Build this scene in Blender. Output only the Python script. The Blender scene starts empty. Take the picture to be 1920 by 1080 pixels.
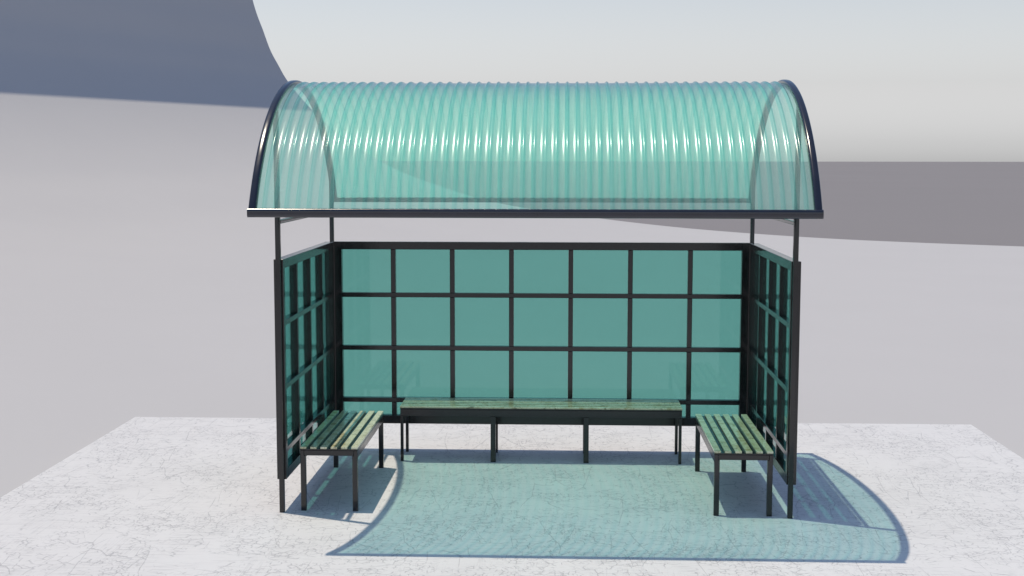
import bpy, bmesh, math, random
from mathutils import Vector, Matrix
random.seed(4)
S = bpy.context.scene
C = S.collection
rad = math.radians

# ------------------------------------------------------------------ materials
def mat(name):
    m = bpy.data.materials.new(name); m.use_nodes = True
    nt = m.node_tree; nt.nodes.clear()
    out = nt.nodes.new('ShaderNodeOutputMaterial')
    return m, nt, out
def N(nt, t, **kw):
    n = nt.nodes.new(t)
    for k, v in kw.items():
        if k in n.inputs: n.inputs[k].default_value = v
        else: setattr(n, k, v)
    return n
def L(nt, a, b): nt.links.new(a, b)
def ramp(nt, fac, stops, interp='LINEAR'):
    r = N(nt, 'ShaderNodeValToRGB'); r.color_ramp.interpolation = interp
    e = r.color_ramp.elements
    while len(e) < len(stops): e.new(0.5)
    for i, (p, c) in enumerate(stops):
        e[i].position = p; e[i].color = (c, c, c, 1) if isinstance(c, (int, float)) else (*c, 1)
    L(nt, fac, r.inputs[0]); return r.outputs[0]
def M2(nt, op, a, b=None, clamp=False):
    n = nt.nodes.new('ShaderNodeMath'); n.operation = op; n.use_clamp = clamp
    for i, v in enumerate((a, b)):
        if v is None: continue
        if isinstance(v, (int, float)): n.inputs[i].default_value = v
        else: L(nt, v, n.inputs[i])
    return n.outputs[0]
def coords(nt, kind='Object', scale=(1, 1, 1), rot=(0, 0, 0), loc=(0, 0, 0), geo=False):
    if geo: src = N(nt, 'ShaderNodeNewGeometry').outputs['Position']
    else: src = N(nt, 'ShaderNodeTexCoord').outputs[kind]
    mp = N(nt, 'ShaderNodeMapping'); mp.inputs['Scale'].default_value = scale
    mp.inputs['Rotation'].default_value = rot; mp.inputs['Location'].default_value = loc
    L(nt, src, mp.inputs[0]); return mp.outputs[0]
def noise(nt, vec, scale, detail=3, rough=.5, dist=0):
    n = N(nt, 'ShaderNodeTexNoise'); n.inputs['Scale'].default_value = scale
    n.inputs['Detail'].default_value = detail; n.inputs['Roughness'].default_value = rough
    n.inputs['Distortion'].default_value = dist; L(nt, vec, n.inputs['Vector']); return n.outputs['Fac']

def make_paint():
    m, nt, out = mat('dark_metal_paint')
    p = N(nt, 'ShaderNodeBsdfPrincipled'); L(nt, p.outputs[0], out.inputs[0])
    v = coords(nt, geo=True)
    n = noise(nt, v, 9, 4, .6)
    L(nt, ramp(nt, n, [(.3, (.006, .006, .007)), (.7, (.010, .009, .011))]), p.inputs['Base Color'])
    L(nt, ramp(nt, n, [(.3, .14), (.7, .22)]), p.inputs['Roughness'])
    p.inputs['IOR'].default_value = 1.6
    return m
def make_roof_paint():
    m, nt, out = mat('blue_black_gloss_metal')
    p = N(nt, 'ShaderNodeBsdfPrincipled'); L(nt, p.outputs[0], out.inputs[0])
    v = coords(nt, geo=True); n = noise(nt, v, 7, 3, .5)
    L(nt, ramp(nt, n, [(.3, (.010, .012, .022)), (.7, (.014, .016, .030))]), p.inputs['Base Color'])
    L(nt, ramp(nt, n, [(.3, .14), (.7, .2)]), p.inputs['Roughness'])
    p.inputs['IOR'].default_value = 1.7
    return m
def make_sheet(name, tint, grazing, dif, difmix, ior, rough, bumpy=0.0):
    """thin coloured plastic: tinted see-through body, a little milky scatter, glossy skin"""
    m, nt, out = mat(name)
    lw = N(nt, 'ShaderNodeLayerWeight'); lw.inputs[0].default_value = .5
    mixc = N(nt, 'ShaderNodeMix', data_type='RGBA')
    L(nt, ramp(nt, lw.outputs['Facing'], [(.35, 0.), (1., 1.)]), mixc.inputs[0])
    mixc.inputs[6].default_value = (*tint, 1); mixc.inputs[7].default_value = (*grazing, 1)
    tr = N(nt, 'ShaderNodeBsdfTransparent'); L(nt, mixc.outputs[2], tr.inputs[0])
    d = N(nt, 'ShaderNodeBsdfDiffuse'); d.inputs[0].default_value = (*dif, 1)
    tl = N(nt, 'ShaderNodeBsdfTranslucent'); tl.inputs[0].default_value = (*dif, 1)
    dm = N(nt, 'ShaderNodeMixShader'); dm.inputs[0].default_value = .66
    L(nt, d.outputs[0], dm.inputs[1]); L(nt, tl.outputs[0], dm.inputs[2])
    m1 = N(nt, 'ShaderNodeMixShader')
    v = coords(nt, geo=True); n = noise(nt, v, 2.2, 3, .55)
    L(nt, ramp(nt, n, [(.3, difmix * .85), (.7, difmix * 1.15)]), m1.inputs[0])
    L(nt, tr.outputs[0], m1.inputs[1]); L(nt, dm.outputs[0], m1.inputs[2])
    g = N(nt, 'ShaderNodeBsdfGlossy'); g.inputs['Roughness'].default_value = rough
    f0 = ((ior-1)/(ior+1))**2           # Schlick reflectance, the same from either side of the skin
    fr = M2(nt, 'ADD', M2(nt, 'MULTIPLY', M2(nt, 'POWER', lw.outputs['Facing'], 5.), 1-f0), f0)
    m2 = N(nt, 'ShaderNodeMixShader'); L(nt, fr, m2.inputs[0])
    L(nt, m1.outputs[0], m2.inputs[1]); L(nt, g.outputs[0], m2.inputs[2])
    if bumpy:
        b = N(nt, 'ShaderNodeBump'); b.inputs['Strength'].default_value = bumpy; b.inputs['Distance'].default_value = .01
        n2 = noise(nt, coords(nt, geo=True), 60, 2, .5); L(nt, n2, b.inputs['Height']); L(nt, b.outputs[0], g.inputs['Normal'])
    L(nt, m2.outputs[0], out.inputs[0])
    return m
def make_wood():
    m, nt, out = mat('mottled_varnished_slats')
    p = N(nt, 'ShaderNodeBsdfPrincipled'); L(nt, p.outputs[0], out.inputs[0])
    v = coords(nt, 'Object', (1, 1, 1))
    fine = noise(nt, v, 110, 3, .7)
    mid = noise(nt, coords(nt, 'Object', (1, 1, 1), (0, 0, .3)), 9, 4, .65, .6)
    oi = N(nt, 'ShaderNodeAttribute'); oi.attribute_name = 'tone'
    base = ramp(nt, mid, [(.30, (.52, .42, .20)), (.45, (.74, .68, .48)), (.60, (.84, .80, .60)), (.8, (.74, .72, .34))])
    spk = ramp(nt, fine, [(.38, (.45, .48, .36)), (.50, (.95, .97, .9)), (.7, (1, 1, 1))])
    mx = N(nt, 'ShaderNodeMix', data_type='RGBA', blend_type='MULTIPLY'); mx.inputs[0].default_value = .85
    L(nt, base, mx.inputs[6]); L(nt, spk, mx.inputs[7])
    # brown rot / rust coloured stains
    st = ramp(nt, noise(nt, coords(nt, 'Object', (1, 2.2, 1)), 6.5, 6, .7, 1.2), [(.57, 0.), (.66, 1.)])
    mx2 = N(nt, 'ShaderNodeMix', data_type='RGBA'); L(nt, M2(nt, 'MULTIPLY', st, .75), mx2.inputs[0])
    L(nt, mx.outputs[2], mx2.inputs[6]); mx2.inputs[7].default_value = (.11, .075, .02, 1)
    mx3 = N(nt, 'ShaderNodeMix', data_type='RGBA', blend_type='MULTIPLY'); mx3.inputs[0].default_value = 1
    L(nt, mx2.outputs[2], mx3.inputs[6]); L(nt, oi.outputs['Color'], mx3.inputs[7])
    L(nt, mx3.outputs[2], p.inputs['Base Color'])
    p.inputs['Roughness'].default_value = .08; p.inputs['IOR'].default_value = 1.75
    b = N(nt, 'ShaderNodeBump'); b.inputs['Strength'].default_value = .2; b.inputs['Distance'].default_value = .001
    L(nt, fine, b.inputs['Height']); L(nt, b.outputs[0], p.inputs['Normal'])
    return m
def make_pavement():
    m, nt, out = mat('scratched_white_concrete')
    p = N(nt, 'ShaderNodeBsdfPrincipled'); L(nt, p.outputs[0], out.inputs[0])
    def line(sc, rot, scale, width, lo, hi, loc, patch=1.1, det=2, dist=0.):
        v = coords(nt, scale=sc, rot=(0, 0, rot), loc=loc, geo=True)
        n = noise(nt, v, scale, det, .5, dist)
        d = M2(nt, 'ABSOLUTE', M2(nt, 'SUBTRACT', n, .5))
        ln = ramp(nt, d, [(0., 1.), (width, 0.)])
        pn = noise(nt, coords(nt, loc=(loc[1], loc[0] + 3, 0), geo=True), patch, 5, .68)
        return M2(nt, 'MULTIPLY', ln, ramp(nt, pn, [(lo, 0.), (hi, 1.)]))
    def vein(sc, rot, scale, width, lo, hi, loc, det=6):
        v = coords(nt, scale=sc, rot=(0, 0, rot), loc=loc, geo=True)
        n = noise(nt, v, scale, det, .55)
        ln = ramp(nt, M2(nt, 'ABSOLUTE', M2(nt, 'SUBTRACT', n, .5)), [(0., 1.), (width*.5, .9), (width, 0.)])
        pn = noise(nt, coords(nt, loc=(loc[1], 7, 0), geo=True), 1.9, 3, .6)
        return M2(nt, 'MULTIPLY', ln, ramp(nt, pn, [(lo, 0.), (hi, 1.)]))
    # short dashes and worm-like marks, in patches
    def crack(scale, half, warp, seg, s_lo, s_hi, patch, p_lo, p_hi, loc, rot=0, sc=(1, 1, 1)):
        """hairlines of constant width: broken stretches of a wandering cell network, gathered in patches"""
        v0 = coords(nt, scale=sc, loc=loc, rot=(0, 0, rad(rot)), geo=True)
        wn = N(nt, 'ShaderNodeTexNoise'); wn.inputs['Scale'].default_value = scale * 1.7; wn.inputs['Detail'].default_value = 4
        L(nt, v0, wn.inputs['Vector'])
        va = N(nt, 'ShaderNodeVectorMath', operation='MULTIPLY_ADD'); L(nt, wn.outputs['Color'], va.inputs[0])
        va.inputs[1].default_value = (warp, warp, 0); L(nt, v0, va.inputs[2])
        vo = N(nt, 'ShaderNodeTexVoronoi', feature='DISTANCE_TO_EDGE'); vo.inputs['Scale'].default_value = scale
        vo.voronoi_dimensions = '2D'; L(nt, va.outputs[0], vo.inputs['Vector'])
        ln = ramp(nt, vo.outputs['Distance'], [(0., 1.), (half * scale * .6, .8), (half * scale, 0.)])
        m1 = ramp(nt, noise(nt, coords(nt, loc=(loc[1], 7, 0), geo=True), seg, 2, .5), [(s_lo, 0.), (s_hi, 1.)])
        m2 = ramp(nt, noise(nt, coords(nt, loc=(3, loc[0], 0), geo=True), patch, 4, .65), [(p_lo, 0.), (p_hi, 1.)])
        return M2(nt, 'MULTIPLY', ln, M2(nt, 'MULTIPLY', m1, m2))
    layers = [(crack(22, .0050, .02, 14, .47, .53, 1.3, .48, .56, (0, 0, 0)), .9),
              (crack(13, .0050, .03, 8, .49, .55, 1.0, .42, .52, (5, 2, 0)), .85),
              (crack(9, .0050, .02, 6, .49, .55, .9, .40, .52, (2, 9, 0), 8, (.45, 1.5, 1)), .8),
              (crack(1.7, .0060, .16, 1.5, .51, .56, .7, .38, .48, (7, 4, 0), 20, (1.9, .5, 1)), .8),
              (crack(1.4, .0060, .20, 1.3, .51, .56, .7, .36, .46, (1, 6, 0), -24, (2.0, .45, 1)), .8),
              (crack(1.8, .0050, .12, 1.4, .53, .57, .7, .36, .46, (4, 1, 0), 2, (.4, 1.8, 1)), .8),
              (line((7, .30, 1), rad(4), 3, .022, .52, .58, (0, 0, 0), 2.2, 2), .35),
              (line((6, .35, 1), rad(-10), 3, .020, .54, .60, (5, 1, 0), 1.9, 2), .35),
              (line((.45, 9, 1), rad(1), 3, .040, .47, .60, (2, 6, 0), 1.6, 2), .4)]
    tot = None
    for v_, wt_ in layers:
        v_ = M2(nt, 'MULTIPLY', v_, wt_); tot = v_ if tot is None else M2(nt, 'ADD', tot, v_)
    tot = M2(nt, 'MINIMUM', tot, 1.)
    big = noise(nt, coords(nt, geo=True), .8, 4, .6)
    col = N(nt, 'ShaderNodeMix', data_type='RGBA'); L(nt, M2(nt, 'MULTIPLY', tot, .52), col.inputs[0])
    L(nt, ramp(nt, big, [(.3, (.73, .72, .722)), (.7, (.765, .755, .757))]), col.inputs[6])
    col.inputs[7].default_value = (.27, .27, .29, 1)
    L(nt, col.outputs[2], p.inputs['Base Color'])
    p.inputs['Roughness'].default_value = .55
    p.inputs['Specular IOR Level'].default_value = .3
    bp = N(nt, 'ShaderNodeBump'); bp.invert = True; bp.inputs['Strength'].default_value = .5; bp.inputs['Distance'].default_value = .004
    L(nt, tot, bp.inputs['Height']); L(nt, bp.outputs[0], p.inputs['Normal'])
    return m
def make_matte(name, c0, c1, scale=.3):
    m, nt, out = mat(name)
    p = N(nt, 'ShaderNodeBsdfPrincipled'); L(nt, p.outputs[0], out.inputs[0])
    n = noise(nt, coords(nt, geo=True), scale, 4, .5)
    L(nt, ramp(nt, n, [(.3, c0), (.7, c1)]), p.inputs['Base Color'])
    p.inputs['Roughness'].default_value = .8; p.inputs['Specular IOR Level'].default_value = .1
    return m

PAINT = make_paint(); RIM = make_roof_paint(); WOOD = make_wood(); PAVE = make_pavement()
GLASS = make_sheet('teal_glass', (.455, .765, .715), (.25, .60, .57), (.10, .42, .38), .05, 1.45, .03)
ROOF = make_sheet('teal_corrugated_plastic', (.805, 1.0, .955), (.79, 1.0, .95), (.88, 1.0, .935), .225, 1.36, .20)
RIBS = make_sheet('teal_corrugated_plastic_folds', (.765, 1.0, .95), (.56, .95, .90), (.66, 1.0, .92), .225, 1.48, .16)
BACK = make_matte('pale_backdrop', (.53, .52, .525), (.54, .53, .535))
GROUND = make_matte('grey_ground', (.25, .235, .24), (.26, .245, .25), .02)

# ------------------------------------------------------------------ mesh helpers
def box(bm, x0, x1, y0, y1, z0, z1, bev=0.0, seg=2):
    t = bmesh.new()
    bmesh.ops.create_cube(t, size=1, matrix=Matrix.Translation(((x0+x1)/2, (y0+y1)/2, (z0+z1)/2)) @ Matrix.Diagonal((x1-x0, y1-y0, z1-z0, 1)))
    if bev: bmesh.ops.bevel(t, geom=t.edges[:], offset=bev, segments=seg, profile=.5, affect='EDGES')
    me = bpy.data.meshes.new('tmp'); t.to_mesh(me); t.free(); bm.from_mesh(me); bpy.data.meshes.remove(me)
def link(name, bm, m, parent=None, smooth=35, tones=None):
    bmesh.ops.recalc_face_normals(bm, faces=bm.faces[:])
    me = bpy.data.meshes.new(name)
    for f in bm.faces: f.smooth = True
    for e in bm.edges:
        if len(e.link_faces) != 2 or e.calc_face_angle(9) > rad(smooth): e.smooth = False
    bm.to_mesh(me); bm.free(); me.materials.append(m)
    o = bpy.data.objects.new(name, me); C.objects.link(o)
    if parent: o.parent = parent
    return o
def thing(name, label, cat, loc=(0, 0, 0), group=None):
    o = bpy.data.objects.new(name, None); C.objects.link(o); o.location = loc
    o.empty_display_size = .2; o['label'] = label; o['category'] = cat
    if group: o['group'] = group
    return o

# ------------------------------------------------------------------ setting
g = bmesh.new()
bmesh.ops.create_grid(g, x_segments=4, y_segments=4, size=3000)
o = link('ground', g, GROUND); o.location = (0, 0, -.6); o['kind'] = 'structure'

b = bmesh.new(); box(b, -4.41, 4.52, -5.4, 3.709, -.24, 0)
o = link('pavement', b, PAVE); o['kind'] = 'structure'

# curved pale sheet: flat floor that sweeps up into a tall wall on the left
TH = rad(24.8)
ax = Vector((math.sin(TH), math.cos(TH), 0)); au = Vector((math.cos(TH), -math.sin(TH), 0))
raw = [(60, -0.2), (20, -0.2), (4, -0.198), (-0.21, -0.189), (-4.17, -0.157), (-7.39, -0.093), (-12.21, 0.122), (-15.97, 0.422), 
       (-19.5, 0.797), (-21.65, 1.162), (-23.47, 1.633), (-25.29, 2.191), (-26.26, 2.587), (-27.76, 3.338), (-29.26, 4.303), (-30.44, 5.268), 
       (-31.51, 6.372), (-31.94, 7.004), (-32.37, 7.68), (-32.8, 8.666), (-33.07, 9.256), (-33.33, 9.985), (-33.71, 11.593), (-33.98, 13.737), 
       (-34.08, 16.417), (-34.08, 20.491)]
def catmull(pts, n):
    out = []
    for i in range(len(pts) - 1):
        p0 = pts[max(i-1, 0)]; p1 = pts[i]; p2 = pts[i+1]; p3 = pts[min(i+2, len(pts)-1)]
        for k in range(n):
            t = k / n
            d = [math.hypot(q[0]-r[0], q[1]-r[1]) ** .5 + 1e-6 for q, r in ((p0, p1), (p1, p2), (p2, p3))]
            m1 = [((p1[j]-p0[j])/d[0] - (p2[j]-p0[j])/(d[0]+d[1]) + (p2[j]-p1[j])/d[1]) * d[1] if i else p2[j]-p1[j] for j in (0, 1)]
            m2 = [((p2[j]-p1[j])/d[1] - (p3[j]-p1[j])/(d[1]+d[2]) + (p3[j]-p2[j])/d[2]) * d[1] if i < len(pts)-2 else p2[j]-p1[j] for j in (0, 1)]
            out.append(tuple((2*t**3-3*t**2+1)*p1[j] + (t**3-2*t**2+t)*m1[j] + (-2*t**3+3*t**2)*p2[j] + (t**3-t**2)*m2[j] for j in (0, 1)))
    out.append(pts[-1]); return out
prof = catmull(raw, 5)
b = bmesh.new()
NT = 8; T0, T1 = -45, 38.81
def P(u, z, t): return ax * t + au * u + Vector((0, 0, z))
thick = .03
inner = [[b.verts.new(P(u, z, T0 + (T1 - T0) * j / NT)) for j in range(NT + 1)] for u, z in prof]
outer = []
for i, (u, z) in enumerate(prof):
    a_, c_ = prof[max(i-1, 0)], prof[min(i+1, len(prof)-1)]
    tu, tz = c_[0]-a_[0], c_[1]-a_[1]; l = math.hypot(tu, tz); nu, nz = tz/l, -tu/l    # towards the room is +z / +u
    outer.append([b.verts.new(P(u - nu*thick, z - nz*thick, T0 + (T1 - T0) * j / NT)) for j in range(NT + 1)])
for i in range(len(prof) - 1):
    for j in range(NT):
        b.faces.new((inner[i][j], inner[i+1][j], inner[i+1][j+1], inner[i][j+1]))
        b.faces.new((outer[i][j], outer[i][j+1], outer[i+1][j+1], outer[i+1][j]))
    for j in (0, NT): b.faces.new((inner[i][j], outer[i][j], outer[i+1][j], inner[i+1][j]))
for i in (0, len(prof) - 1):
    for j in range(NT): b.faces.new((inner[i][j], inner[i][j+1], outer[i][j+1], outer[i][j]))
o = link('backdrop', b, BACK, smooth=60); o['kind'] = 'structure'

# ------------------------------------------------------------------ shelter
D = 2.2946; PW = .038
shelter = thing('bus_shelter', 'open fronted shelter with teal glazed sides under an arched corrugated teal roof', 'bus shelter', (0, 1.1, 0))
def part(name, bm, m, **k):
    for v in bm.verts: v.co -= Vector((0, 1.1, 0))
    return link(name, bm, m, shelter, **k)
def sub(name, bm, m, parent, **k):
    for v in bm.verts: v.co -= Vector((0, 1.1, 0))
    return link(name, bm, m, parent, **k)
# arc of the roof in the YZ plane
Y0, Y1, Z0, H = -.849, 2.519, 2.371, 1.054
XL, XR = -2.018, 2.021
A = (Y1 - Y0) / 2; YC = (Y0 + Y1) / 2; RAD = (A*A + H*H) / (2*H); ZC = Z0 + H - RAD
TM = math.asin(A / RAD)
def arc(t, r): return YC + r * math.sin(t), ZC + r * math.cos(t)       # t from -TM (front) to TM (back)
def arc_z(y): return ZC + math.sqrt((RAD-.045)**2 - (y-YC)**2)

for (x0, x1), (y0, y1) in (((-2.013, -1.975), (0, PW)), ((1.969, 2.007), (0, PW)), ((-2.0, -1.962), (D-PW, D)), ((1.962, 2.0), (D-PW, D))):
    b = bmesh.new(); box(b, x0, x1, y0, y1, 0.0, arc_z((y0+y1)/2) + (.0 if y0 == 0 else .0), .003)
    part('post', b, PAINT)

# rims (end arches): bevelled section swept along the arc
def sweep(section, ts, frames, closed=True):
    bm = bmesh.new(); rings = []
    for t in ts: rings.append([bm.verts.new(frames(t, s)) for s in section])
    n = len(section)
    for i in range(len(ts) - 1):
        for k in range(n): bm.faces.new((rings[i][k], rings[i][(k+1) % n], rings[i+1][(k+1) % n], rings[i+1][k]))
    bm.faces.new(rings[0]); bm.faces.new(rings[-1][::-1]); return bm
def rsec(w, h, r, n=4):
    pts = []
    for cx, cy, a0 in ((w-r, h-r, 0), (r, h-r, 90), (r, r, 180), (w-r, r, 270)):
        for k in range(n+1):
            a = rad(a0 + 90*k/n); pts.append((cx + r*math.cos(a), cy + r*math.sin(a)))
    return pts
NS = 72
ts = [-TM + 2*TM*i/NS for i in range(NS + 1)]
RW, RH = .056, .060
for side in (0, 1):
    sec = [((XL + a) if side == 0 else (XR - a), h) for a, h in rsec(RW, RH, .018)]
    # t extended a little so the rim closes over the eave beams
    b = sweep(sec, ts, lambda t, s: Vector((s[0], *arc(t, RAD - RH + s[1]))))
    for v in b.verts: v.co.z = max(v.co.z, Z0 - .004)
    part('end_arch', b, RIM, smooth=50)
# eave beams, between the rims
def beam(y0, y1, z0, z1, x0, x1, m, name, r=.018):
    sec = rsec(y1-y0, z1-z0, r)
    b = sweep(sec, [x0, x1], lambda t, s: Vector((t, y0 + s[0], z0 + s[1])))
    return part(name, b, m, smooth=50)
beam(Y0 - .004, Y0 + .056, Z0 - .004, Z0 + .060, XL + .002, XR - .002, RIM, 'eave_beam')
beam(Y1 - .052, Y1 + .002, Z0 - .004, Z0 + .045, XL + .002, XR - .002, RIM, 'eave_beam')
# ties between the posts just under the roof
beam(D - .036, D - .004, 2.277, 2.312, -1.962, 1.962, PAINT, 'tie_beam', .008)
for x0, x1 in ((-2.009, -1.974), (1.972, 2.004)):
    b = sweep(rsec(x1-x0, .036, .009), [PW, D-PW], lambda t, s: Vector((x0 + s[0], t, 2.277 + s[1])))
    part('tie_beam', b, PAINT, smooth=50)

# corrugated roof sheet: flat strips with raised round ribs, one closed thin solid
def sheet():
    bm = bmesh.new()
    pitch = .0796; nr = 49; hw = .0175; hh = .0125
    xs = [(XL + RW - .006, 0.)]
    for i in range(nr):
        c = -1.908 + pitch * i
        xs += [(c-hw, 0.), (c-hw*.78, hh*.22), (c-hw*.5, hh*.62), (c-hw*.22, hh*.93), (c, hh), (c+hw*.22, hh*.93), (c+hw*.5, hh*.62), (c+hw*.78, hh*.22), (c+hw, 0.)]
    xs.append((XR - RW + .006, 0.))
    t0 = TM - .030; nt_ = 56; th = .0022
    top, bot = [], []
    for j in range(nt_ + 1):
        t = -t0 + 2*t0*j/nt_
        top.append([bm.verts.new((x, *arc(t, RAD - .026 + h))) for x, h in xs])
        bot.append([bm.verts.new((x, *arc(t, RAD - .026 + h - th))) for x, h in xs])
    n = len(xs)
    for j in range(nt_):
        for k in range(n-1):
            bm.faces.new((top[j][k], top[j][k+1], top[j+1][k+1], top[j+1][k]))
            bm.faces.new((bot[j][k], bot[j+1][k], bot[j+1][k+1], bot[j][k+1]))
        for k in (0, n-1): bm.faces.new((top[j][k], top[j+1][k], bot[j+1][k], bot[j][k]))
    for j in (0, nt_):
        for k in range(n-1): bm.faces.new((top[j][k], bot[j][k], bot[j][k+1], top[j][k+1]))
    return bm
rs = part('roof_sheet', sheet(), ROOF, smooth=50)
rs.data.materials.append(RIBS)
pitch = .0796
for p in rs.data.polygons:                       # the folded ribs are a little denser than the flats
    x = p.center.x + 1.908
    d = abs((x + pitch/2) % pitch - pitch/2)
    if d < .0172 and -.02 < x < pitch*48 + .02: p.material_index = 1

# glazed screens
ZT, ZG, ZB, ZP = 2.002, 1.929, .338, .258
RAILS = (1.4958, .9884, .485); BH = .0215
def screen(axis, lo, hi, f0, f1, bars, st):
    """axis 'x': screen runs along x between lo, hi with faces at y f0..f1; 'y' the other way round"""
    def B(bm, a0, a1, c0, c1, z0, z1, bev=.003):
        if axis == 'x': box(bm, a0, a1, c0, c1, z0, z1, bev, 1)
        else: box(bm, c0, c1, a0, a1, z0, z1, bev, 1)
    bm = bmesh.new()
    B(bm, lo, lo+st, f0, f1, ZP, ZT); B(bm, hi-st, hi, f0, f1, ZP, ZT)
    B(bm, lo+st, hi-st, f0, f1, ZG, ZT); B(bm, lo+st, hi-st, f0, f1, ZP, ZB)
    fr = part('screen_frame', bm, PAINT, smooth=20)
    bm = bmesh.new(); e = .004
    for z in RAILS: B(bm, lo+st, hi-st, f0+e, f1-e, z-BH, z+BH)
    zs = [ZB] + [v for z in sorted(RAILS) for v in (z-BH, z+BH)] + [ZG]
    for a in bars:
        for z0, z1 in zip(zs[::2], zs[1::2]): B(bm, a-.0222, a+.0222, f0+e, f1-e, z0, z1)
    sub('glazing_bars', bm, PAINT, fr, smooth=20)
    # glass: one pane in every opening
    bm = bmesh.new(); c = (f0+f1)/2
    ed = [lo+st] + [v for a in bars for v in (a-.0222, a+.0222)] + [hi-st]
    for a0, a1 in zip(ed[::2], ed[1::2]):
        for z0, z1 in zip(zs[::2], zs[1::2]): B(bm, a0+.0005, a1-.0005, c-.003, c+.003, z0+.0005, z1-.0005, 0)
    sub('glass', bm, GLASS, fr)
    return fr
screen('x', -1.960, 1.960, 2.243, 2.318, [-1.3969 + .5609*i for i in range(6)], .073)
screen('y', PW+.002, 2.241, -2.036, -1.961, [.597, 1.143, 1.690], .060)
screen('y', PW+.002, 2.241, 1.961, 2.036, [.597, 1.143, 1.690], .060)

# ------------------------------------------------------------------ benches
HB, HT = .5005, .5175
def tone_attr(o, n, rnd):
    me = o.data; at = me.color_attributes.new('tone', 'FLOAT_COLOR', 'POINT')
    return at
def bench(label, x0, x1, y0, y1, along, seed):
    rnd = random.Random(seed)
    lx, ly = x1-x0, y1-y0
    t = thing('bench', label, 'bench', ((x0+x1)/2, (y0+y1)/2, 0), 'slatted benches in the shelter')
    off = Vector(((x0+x1)/2, (y0+y1)/2, 0))
    def mk(name, bm, m, **k):
        for v in bm.verts: v.co -= off
        return link(name, bm, m, t, **k)
    a0, a1, c0, c1 = (x0, x1, y0, y1) if along == 'x' else (y0, y1, x0, x1)
    def B(bm, p0, p1, q0, q1, z0, z1, bev=.002, seg=1):
        if along == 'x': box(bm, p0, p1, q0, q1, z0, z1, bev, seg)
        else: box(bm, q0, q1, p0, p1, z0, z1, bev, seg)
    # slats
    bm = bmesh.new(); w = (c1-c0 - 5*.031) / 6; starts = []
    for i in range(6):
        q = c0 + i*(w+.031)
        s = len(bm.verts); B(bm, a0-.002, a1+.002, q, q+w, HB+.0005, HT, .0018)
        starts.append((s, len(bm.verts), rnd.choice([(1, 1, 1), (.92, .95, .9), (.8, .84, .78), (1, .97, .9)])))
    o = mk('seat', bm, WOOD, smooth=20)
    at = o.data.color_attributes.new('tone', 'FLOAT_COLOR', 'POINT')
    for s, e, c in starts:
        for i in range(s, e): at.data[i].color = (*c, 1)
    # deck plate under the slats with side and end aprons
    bm = bmesh.new(); ap, ae = .074, .054
    if along == 'y': ap, ae = .074, .054
    B(bm, a0, a1, c0, c1, HB-.012, HB)
    B(bm, a0+.001, a1-.001, c0, c0+.030, HB-ap, HB-.0125); B(bm, a0+.001, a1-.001, c1-.030, c1, HB-ap, HB-.0125)
    B(bm, a0, a0+.030, c0+.031, c1-.031, HB-ae, HB-.0125); B(bm, a1-.030, a1, c0+.031, c1-.031, HB-ae, HB-.0125)
    mk('seat_frame', bm, PAINT, smooth=20)
    la, lc = (.030, .046) if along == 'x' else (.036, .041)
    spots = [(a0, la), (a1-la, la)]
    if along == 'x': spots += [(-.4475, .050), (.4075, .050)]
    for p, wd in spots:
        for q in (c0, c1-lc):
            bm = bmesh.new(); B(bm, p+.0015, p+wd-.0015, q+(.0015 if q == c0 else -.0015), q+lc+(.0015 if q == c0 else -.0015), 0.0, HB-ap-.0005 if along == 'x' else HB-ae-.0005, .002)
            mk('leg', bm, PAINT, smooth=20)
    return t
bench('long slatted bench with eight dark legs standing along the teal back screen', -1.280, 1.306, 1.778, 2.215, 'x', 3)
bench('short slatted bench beside the left side screen, with dark and cream slats', -1.855, -1.399, .060, 1.541, 'y', 5)
bench('short slatted bench beside the right side screen, with green tinted slats', 1.401, 1.857, .054, 1.534, 'y', 8)

# ------------------------------------------------------------------ light
sd = Vector((.239, -.099, -1)).normalized()
W = bpy.data.worlds.new('World'); S.world = W; W.use_nodes = True
nt = W.node_tree; nt.nodes.clear()
sky = nt.nodes.new('ShaderNodeTexSky'); sky.sky_type = 'NISHITA'; sky.sun_disc = False
sky.sun_elevation = math.asin(-sd.z); sky.sun_rotation = math.atan2(-sd.x, -sd.y)
sky.air_density = 1.1; sky.dust_density = 1.15; sky.ozone_density = 2.6; sky.altitude = 900
bg = nt.nodes.new('ShaderNodeBackground'); bg.inputs[1].default_value = .117
wo = nt.nodes.new('ShaderNodeOutputWorld')
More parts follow.
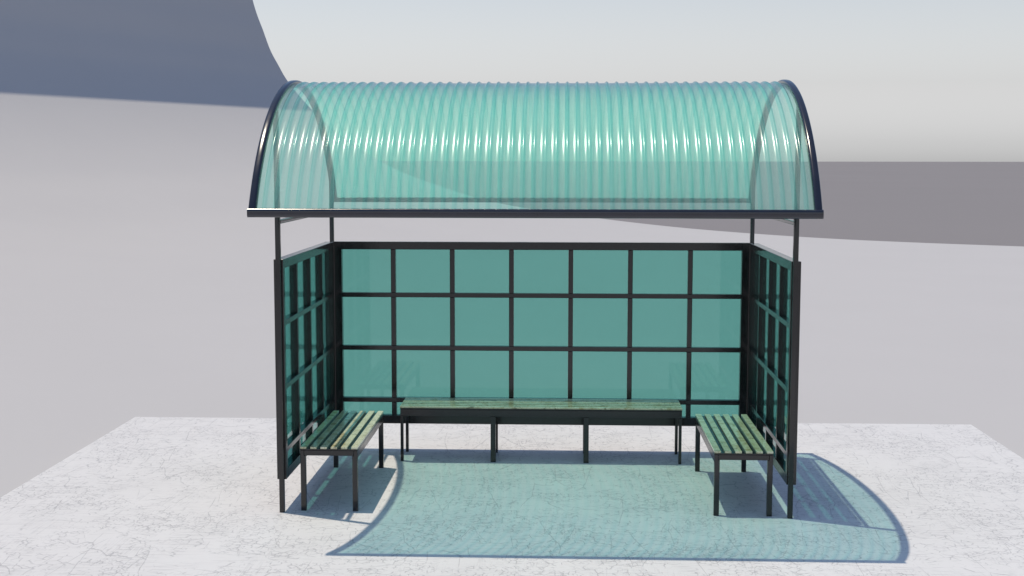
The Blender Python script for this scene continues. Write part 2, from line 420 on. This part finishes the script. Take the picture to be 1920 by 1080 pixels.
# pale hazy air low over the horizon: colour drains towards it
tc = nt.nodes.new('ShaderNodeTexCoord'); sx = nt.nodes.new('ShaderNodeSeparateXYZ'); nt.links.new(tc.outputs['Generated'], sx.inputs[0])
mr = nt.nodes.new('ShaderNodeMapRange'); mr.inputs['From Min'].default_value = .05; mr.inputs['From Max'].default_value = .30
mr.inputs['To Min'].default_value = .0; mr.inputs['To Max'].default_value = 1.0; nt.links.new(sx.outputs['Z'], mr.inputs['Value'])
hs = nt.nodes.new('ShaderNodeHueSaturation'); nt.links.new(sky.outputs[0], hs.inputs['Color']); nt.links.new(mr.outputs[0], hs.inputs['Saturation'])
nt.links.new(hs.outputs[0], bg.inputs[0]); nt.links.new(bg.outputs[0], wo.inputs[0])
ld = bpy.data.lights.new('sun', 'SUN'); ld.energy = 2.75; ld.angle = rad(.5); ld.color = (1, .90, .74)
lo = bpy.data.objects.new('sun', ld); C.objects.link(lo); lo.rotation_euler = sd.to_track_quat('-Z', 'Y').to_euler(); lo.location = (-6, 4, 12)

# ------------------------------------------------------------------ camera
pitch, roll, yaw = .0990, .0010, .0406
f_px = 2420.0
fw = Vector((-math.sin(yaw)*math.cos(pitch), math.cos(yaw)*math.cos(pitch), -math.sin(pitch)))
rt = Vector((math.cos(yaw), math.sin(yaw), 0)); up = rt.cross(fw)
c_, s_ = math.cos(roll), math.sin(roll)
r2 = rt*c_ + up*s_; u2 = up*c_ - rt*s_
mw = Matrix((r2, u2, -fw)).transposed().to_4x4(); mw.translation = (.2240, -9.8855, 2.7742)
cam = bpy.data.cameras.new('camera'); cam.sensor_width = 36; cam.lens = 36 * f_px / 1920
cam.clip_start = .1; cam.clip_end = 20000
co = bpy.data.objects.new('camera', cam); C.objects.link(co); co.matrix_world = mw
S.camera = co

S.render.engine = 'CYCLES'
S.cycles.transparent_max_bounces = 32; S.cycles.max_bounces = 10; S.cycles.transmission_bounces = 8
S.view_settings.view_transform = 'Standard'; S.view_settings.look = 'None'
S.view_settings.exposure = 0; S.view_settings.gamma = 1; S.view_settings.use_curve_mapping = False
